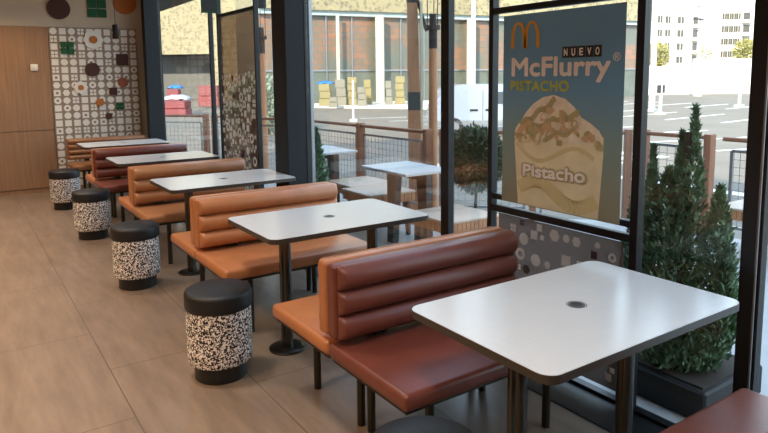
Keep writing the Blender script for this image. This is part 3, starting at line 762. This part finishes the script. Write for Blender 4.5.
# ------------------------------------------------------------------ buildings and street
def frame_on(pa, pb):
    d_ = Vector((pb.x-pa.x, pb.y-pa.y, 0)); L = d_.length; ang = math.atan2(d_.y, d_.x); return L, ang
# gold clad building opposite: a facade line, wall depth behind it
pa, pb = at(262, 70, 46.0), at(650, 70, 61.0)
L, ang = frame_on(pa, pb)
gb = thing('shop_building', 'gold clad building with a tall glazed ground floor across the street', 'building', (pa.x, pa.y, GZ), ang)
Zg = 6.58-GZ
MB().box(0, L, 0, 9, Zg, Zg+9).build('gold_facade', M_gold, gb, smooth=0)
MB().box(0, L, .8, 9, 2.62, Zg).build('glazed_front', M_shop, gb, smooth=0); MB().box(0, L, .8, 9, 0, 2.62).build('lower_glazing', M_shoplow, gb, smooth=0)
MB().box(0, L, .3, .8, Zg-.35, Zg).build('fascia', mat('grey_blue_fascia', (160, 178, 182), .5), gb, smooth=0)
def along(px):   # where the sight line through px meets the facade
    d_ = fw+rr*((px-384)/F_PX); ca, sa = math.cos(ang), math.sin(ang)
    # solve t*d = pa + s*(ca,sa)
    Mx = Matrix(((d_.x, -ca), (d_.y, -sa))); q_ = Mx.inverted() @ Vector((pa.x, pa.y)); return q_.y
for px, r_ in ((339.5, .13), (380.5, .34), (470, .38), (560, .34)):
    MB().cyl((along(px), -.1, 0), (along(px), -.1, Zg-.3), r_, n=16).build('column', M_cream, gb)
for i in range(18):
    x = 1+i*(L-2)/17; MB().box(x-.05, x+.05, .7, .8, 0, Zg-.35).build('mullion', M_alu, gb, smooth=0)
MB().box(0, L, .68, .78, 2.55, 2.68).build('transom', M_alu, gb, smooth=0)
# gold building at the left with a dark opening
pa2, pb2 = at(100, 70, 66), at(285, 70, 62); L2, ang2 = frame_on(pa2, pb2)
g2 = thing('warehouse', 'gold clad building with a wide dark opening, seen through the far window', 'building', (pa2.x, pa2.y, GZ), ang2)
xo = L2*.62; zo = 4.05-GZ
MB().box(0, L2, 0, .5, zo, 15).build('gold_facade', M_gold, g2, smooth=0)
MB().box(xo, L2, 0, .5, 0, zo).build('gold_pier', M_gold, g2, smooth=0)
MB().box(0, L2, 4, 4.3, 0, zo).build('inner_wall', mat('dark_grey_wall', (92, 92, 90), .7), g2, smooth=0)
MB().box(0, L2, .5, 4, zo, zo+.2).build('soffit', M_pot, g2, smooth=0)
MB().box(-.3, L2, .5, 9, 14.8, 15).build('roof', M_pot, g2, smooth=0)
# dark canopy edge above the far window
struct(MB().box(2.7, 3.4, 10.6, 16.5, 2.86, 3.1).build('trim_canopy', M_pot, smooth=0), 'dark canopy over the far end of the terrace')
# white boundary wall
for px0, px1, d0, d1, zt, lb in ((600, 693, 62, 66, 2.35, 'long white boundary wall across the car park, lower left stretch'), (693, 800, 66, 66, 3.15, 'white boundary wall across the car park, taller right stretch')):
    a, c = at(px0, 80, d0), at(px1, 80, d1); Lw, aw = frame_on(a, c)
    o = thing('boundary_wall', lb, 'wall', (a.x, a.y, GZ), aw, 'white boundary walls')
    MB().box(0, Lw, 0, .3, 0, zt-GZ-.12).build('wall_body', M_wwall, o, smooth=0); MB().box(0, Lw, -.05, .35, zt-GZ-.12, zt-GZ).build('coping', M_wwall, o, smooth=0)
# white flats
def flats(px0, px1, d0, d1, ytop, label, wins, depth=5):
    a, c = at(px0, 60, d0), at(px1, 60, d1); Lw, aw = frame_on(a, c); Ht = at((px0+px1)/2, ytop, (d0+d1)/2).z-GZ
    o = thing('apartment_block', label, 'building', (a.x, a.y, GZ), aw, 'white apartment blocks')
    MB().box(0, Lw, 0, depth, 0, Ht).build('walls', M_wwall, o, smooth=0); MB().box(-.2, Lw+.2, -.2, depth, Ht, Ht+.35).build('roof', M_kerb, o, smooth=0)
    for fx, ww, balc in wins:
        for fl in range(4):
            z = Ht-2.6-fl*2.35
            if balc:
                MB().box(fx*Lw-ww/2, fx*Lw+ww/2, -.06, .4, z-.2, z+1.3).build('window', M_glassdark, o, smooth=0)
                MB().box(fx*Lw-ww*.8, fx*Lw+ww*.5, -1.0, 0, z-.75, z-.1).build('balcony', M_cream, o, smooth=0)
            else:
                wq = MB().box(fx*Lw-ww/2, fx*Lw+ww/2, -.08, .4, z, z+1.15).build('window', M_glassdark, o, smooth=0)
                MB().box(fx*Lw-ww*.04, fx*Lw+ww*.04, -.12, -.07, z, z+1.15).build('shutter', M_cream, wq, smooth=0)
    return o
flats(648, 697, 112, 118, 9, 'white apartment block behind the boundary wall, left wing with balconies', [(.20, 1.2, 0), (.36, 1.2, 0), (.62, 1.5, 0), (.93, 1.2, 1)])
flats(698.5, 775, 121, 121, 6, 'white apartment block behind the boundary wall, right wing', [(.31, .8, 0), (.37, .8, 0), (.43, .8, 0), (.49, .8, 0), (.60, 1.2, 1)])
# masts
def mast(px, d, ytop, r_, label, arm=False, box_=False):
    p_ = at(px, 90, d); h = at(px, ytop, d).z-GZ
    o = thing('lamp_mast', label, 'mast', (p_.x, p_.y, GZ), group='street masts')
    MB().cyl((0, 0, 0), (0, 0, h), r_, r_*.7, 10).build('pole', M_outtop, o); MB().box(-r_*2.2, r_*2.2, -r_*2.2, r_*2.2, 0, .12).build('footing', M_kerb, o, smooth=0)
    if arm: MB().box(-1.2, .2, -.12, .12, h-.08, h+.06).build('lamp_arm', M_outmetal, o, smooth=0)
    if box_:
        for s_ in (-1, 1): MB().box(s_*.17-.09, s_*.17+.09, -.06, .06, at(px, 93, d).z-GZ, at(px, 85, d).z-GZ).build('sign_box', M_outmetal, o, smooth=0)
mast(652.5, 36, -30, .17, 'tall white mast right of the poster window post')
mast(661, 33, 72, .09, 'thin mast carrying two small grey sign boxes in the car park', box_=True)
mast(740, 40, 74, .10, 'thin white mast on a concrete footing at the right of the car park')
mast(698, 60, 20, .12, 'car park lamp mast with a short arm before the white flats', arm=True)
mast(353, 30, 80, .06, 'thin grey pole on the kerb across the street')
mast(473, 40, -20, .17, 'tall white mast behind the white van')
# white van
vp = at(478, 120, 22); van = thing('white_van', 'white panel van parked across the street behind the round tree', 'van', (vp.x, vp.y, GZ), YAW*-1+.08)
vx0, vx1 = -1.55, 2.6
sec = [(vx0, .30), (vx0-.02, .75), (vx0+.12, 1.25), (vx0+.42, 1.66), (vx0+.95, 1.80), (1.6, 1.80), (2.0, 1.62), (2.55, 1.05), (3.1, .95), (3.2, .35)]
b_ = MB(); b_.prism(sec, 'y', 0, 1.7); bmesh.ops.bevel(b_.bm, geom=list(b_.bm.edges), offset=.06, segments=2, affect='EDGES'); b_.build('body', M_van, van, smooth=40)
MB().prism([(.55, 1.12), (.58, 1.52), (1.45, 1.58), (1.95, 1.12)], 'y', -.02, .02).build('side_window', M_carglass, van, smooth=0)
for x in (-.15, .40): MB().box(x-.14, x+.14, -.04, .0, .88, .95, .01, 2).build('door_handle', M_tyre, van)
MB().box(.16, .175, -.008, .01, .35, 1.6).build('door_seam', M_outmetal, van, smooth=0)
MB().box(vx0+.1, 3.0, -.03, .0, .42, .56).build('side_trim', M_alu, van, smooth=0)
for x in (-.85, 2.45):
    wq = MB().cyl((x, -.03, .33), (x, .2, .33), .33, n=24).build('wheel', M_tyre, van); MB().cyl((x, -.05, .33), (x, -.03, .33), .19, n=16).build('hub_cap', M_alu, wq)
MB().box(vx0-.04, vx0+.06, .1, .35, .8, 1.1, .01, 1).build('tail_lamp', M_red, van)
# goods before the gold building
def boxes(px, d, yb, wpx, hpx, m_, label, name='crate_stack', n_=3):
    p_ = at(px, yb, d); s_ = d/F_PX; Wd, H_ = wpx*s_, hpx*s_
    o = thing(name, label, 'crates', (p_.x, p_.y, GZ+.14 if d > 40 else GZ), -YAW, 'goods stacked across the street'); z = 0
    for i in range(n_):
        k_ = MB().box(-Wd/2+.05*(i % 2), Wd/2-.04*(i % 3), 0, Wd*.8, z, z+H_/n_-.02, .03, 1).build('crate', m_, o, smooth=0); z += H_/n_
    return o
for bx, d_, yb, wp_, hp, m_, lb, nn in ((325, 44, 102, 12, 22, M_yellow, 'yellow crates under the blue cover across the street', 3), (341, 44.6, 102, 11, 26, M_palebox, 'pale crates right of the blue cover across the street', 3),
        (333, 42, 103, 9, 10, M_palebox, 'low pale crates on the kerb before the blue cover', 2), (352, 45, 102, 10, 28, M_yellow, 'tall yellow crates near the middle of the gold building front', 4), (362, 43.5, 102, 9, 19, M_palebox, 'pale crates left of the wide cream column', 3),
        (368, 45.5, 102, 8, 25, M_yellow, 'yellow crates touching the wide cream column', 3), (389, 45, 102, 7, 24, M_palebox, 'pale crates right of the wide cream column', 3), (400, 45.5, 102, 10, 28, M_yellow, 'tall yellow crates beside the timber pillar', 4)):
    boxes(bx, d_, yb, wp_, hp, m_, lb, n_=nn)
boxes(208.5, 45, 107, 20, 21, M_red, 'red containers standing before the dark opening', n_=2)
boxes(173, 36, 113, 26, 15, M_red, 'red crates under a white sheet, seen through the far window', n_=2)
boxes(174, 39.2, 113, 13, 24, M_red, 'tall red crates under a blue sheet, behind the white sheet', n_=3)
def tarp(px, d, zt, wpx, h, m_, label):
    p_ = at(px, 90, d); p_.z = zt; W_ = wpx*d/F_PX; b_ = MB(); N = 12; g = [[None]*(N+1) for _ in range(N+1)]
    rg2 = random.Random(px)
    for i in range(N+1):
        for j in range(N+1):
            u, v2 = i/N-.5, j/N-.5; e_ = max(abs(u), abs(v2))*2
            g[i][j] = b_.bm.verts.new((u*W_*1.05, v2*W_*.85+W_*.4, h*(1-e_**2)+rg2.uniform(-.06, .06)))
    for i in range(N):
        for j in range(N): b_.bm.faces.new((g[i][j], g[i+1][j], g[i+1][j+1], g[i][j+1]))
    o = b_.build('tarpaulin', m_, loc=(p_.x, p_.y, p_.z), smooth=60); o.rotation_euler = (0, 0, -YAW)
    o.modifiers.new('thick', 'SOLIDIFY').thickness = .03; tag(o, label, 'tarpaulin', 'sheets over goods across the street')
tarp(325, 44.6, GZ+.14+22*44/F_PX+.01, 15, .12, M_blue, 'blue tarpaulin over yellow crates across the street')
tarp(173, 36.6, GZ+15*36/F_PX+.07, 26, .2, M_sheet, 'white sheet over red crates, seen through the far window')
tarp(174, 39.2, GZ+24*39.2/F_PX+.07, 13, .15, M_blue, 'blue sheet over red crates, seen through the far window')
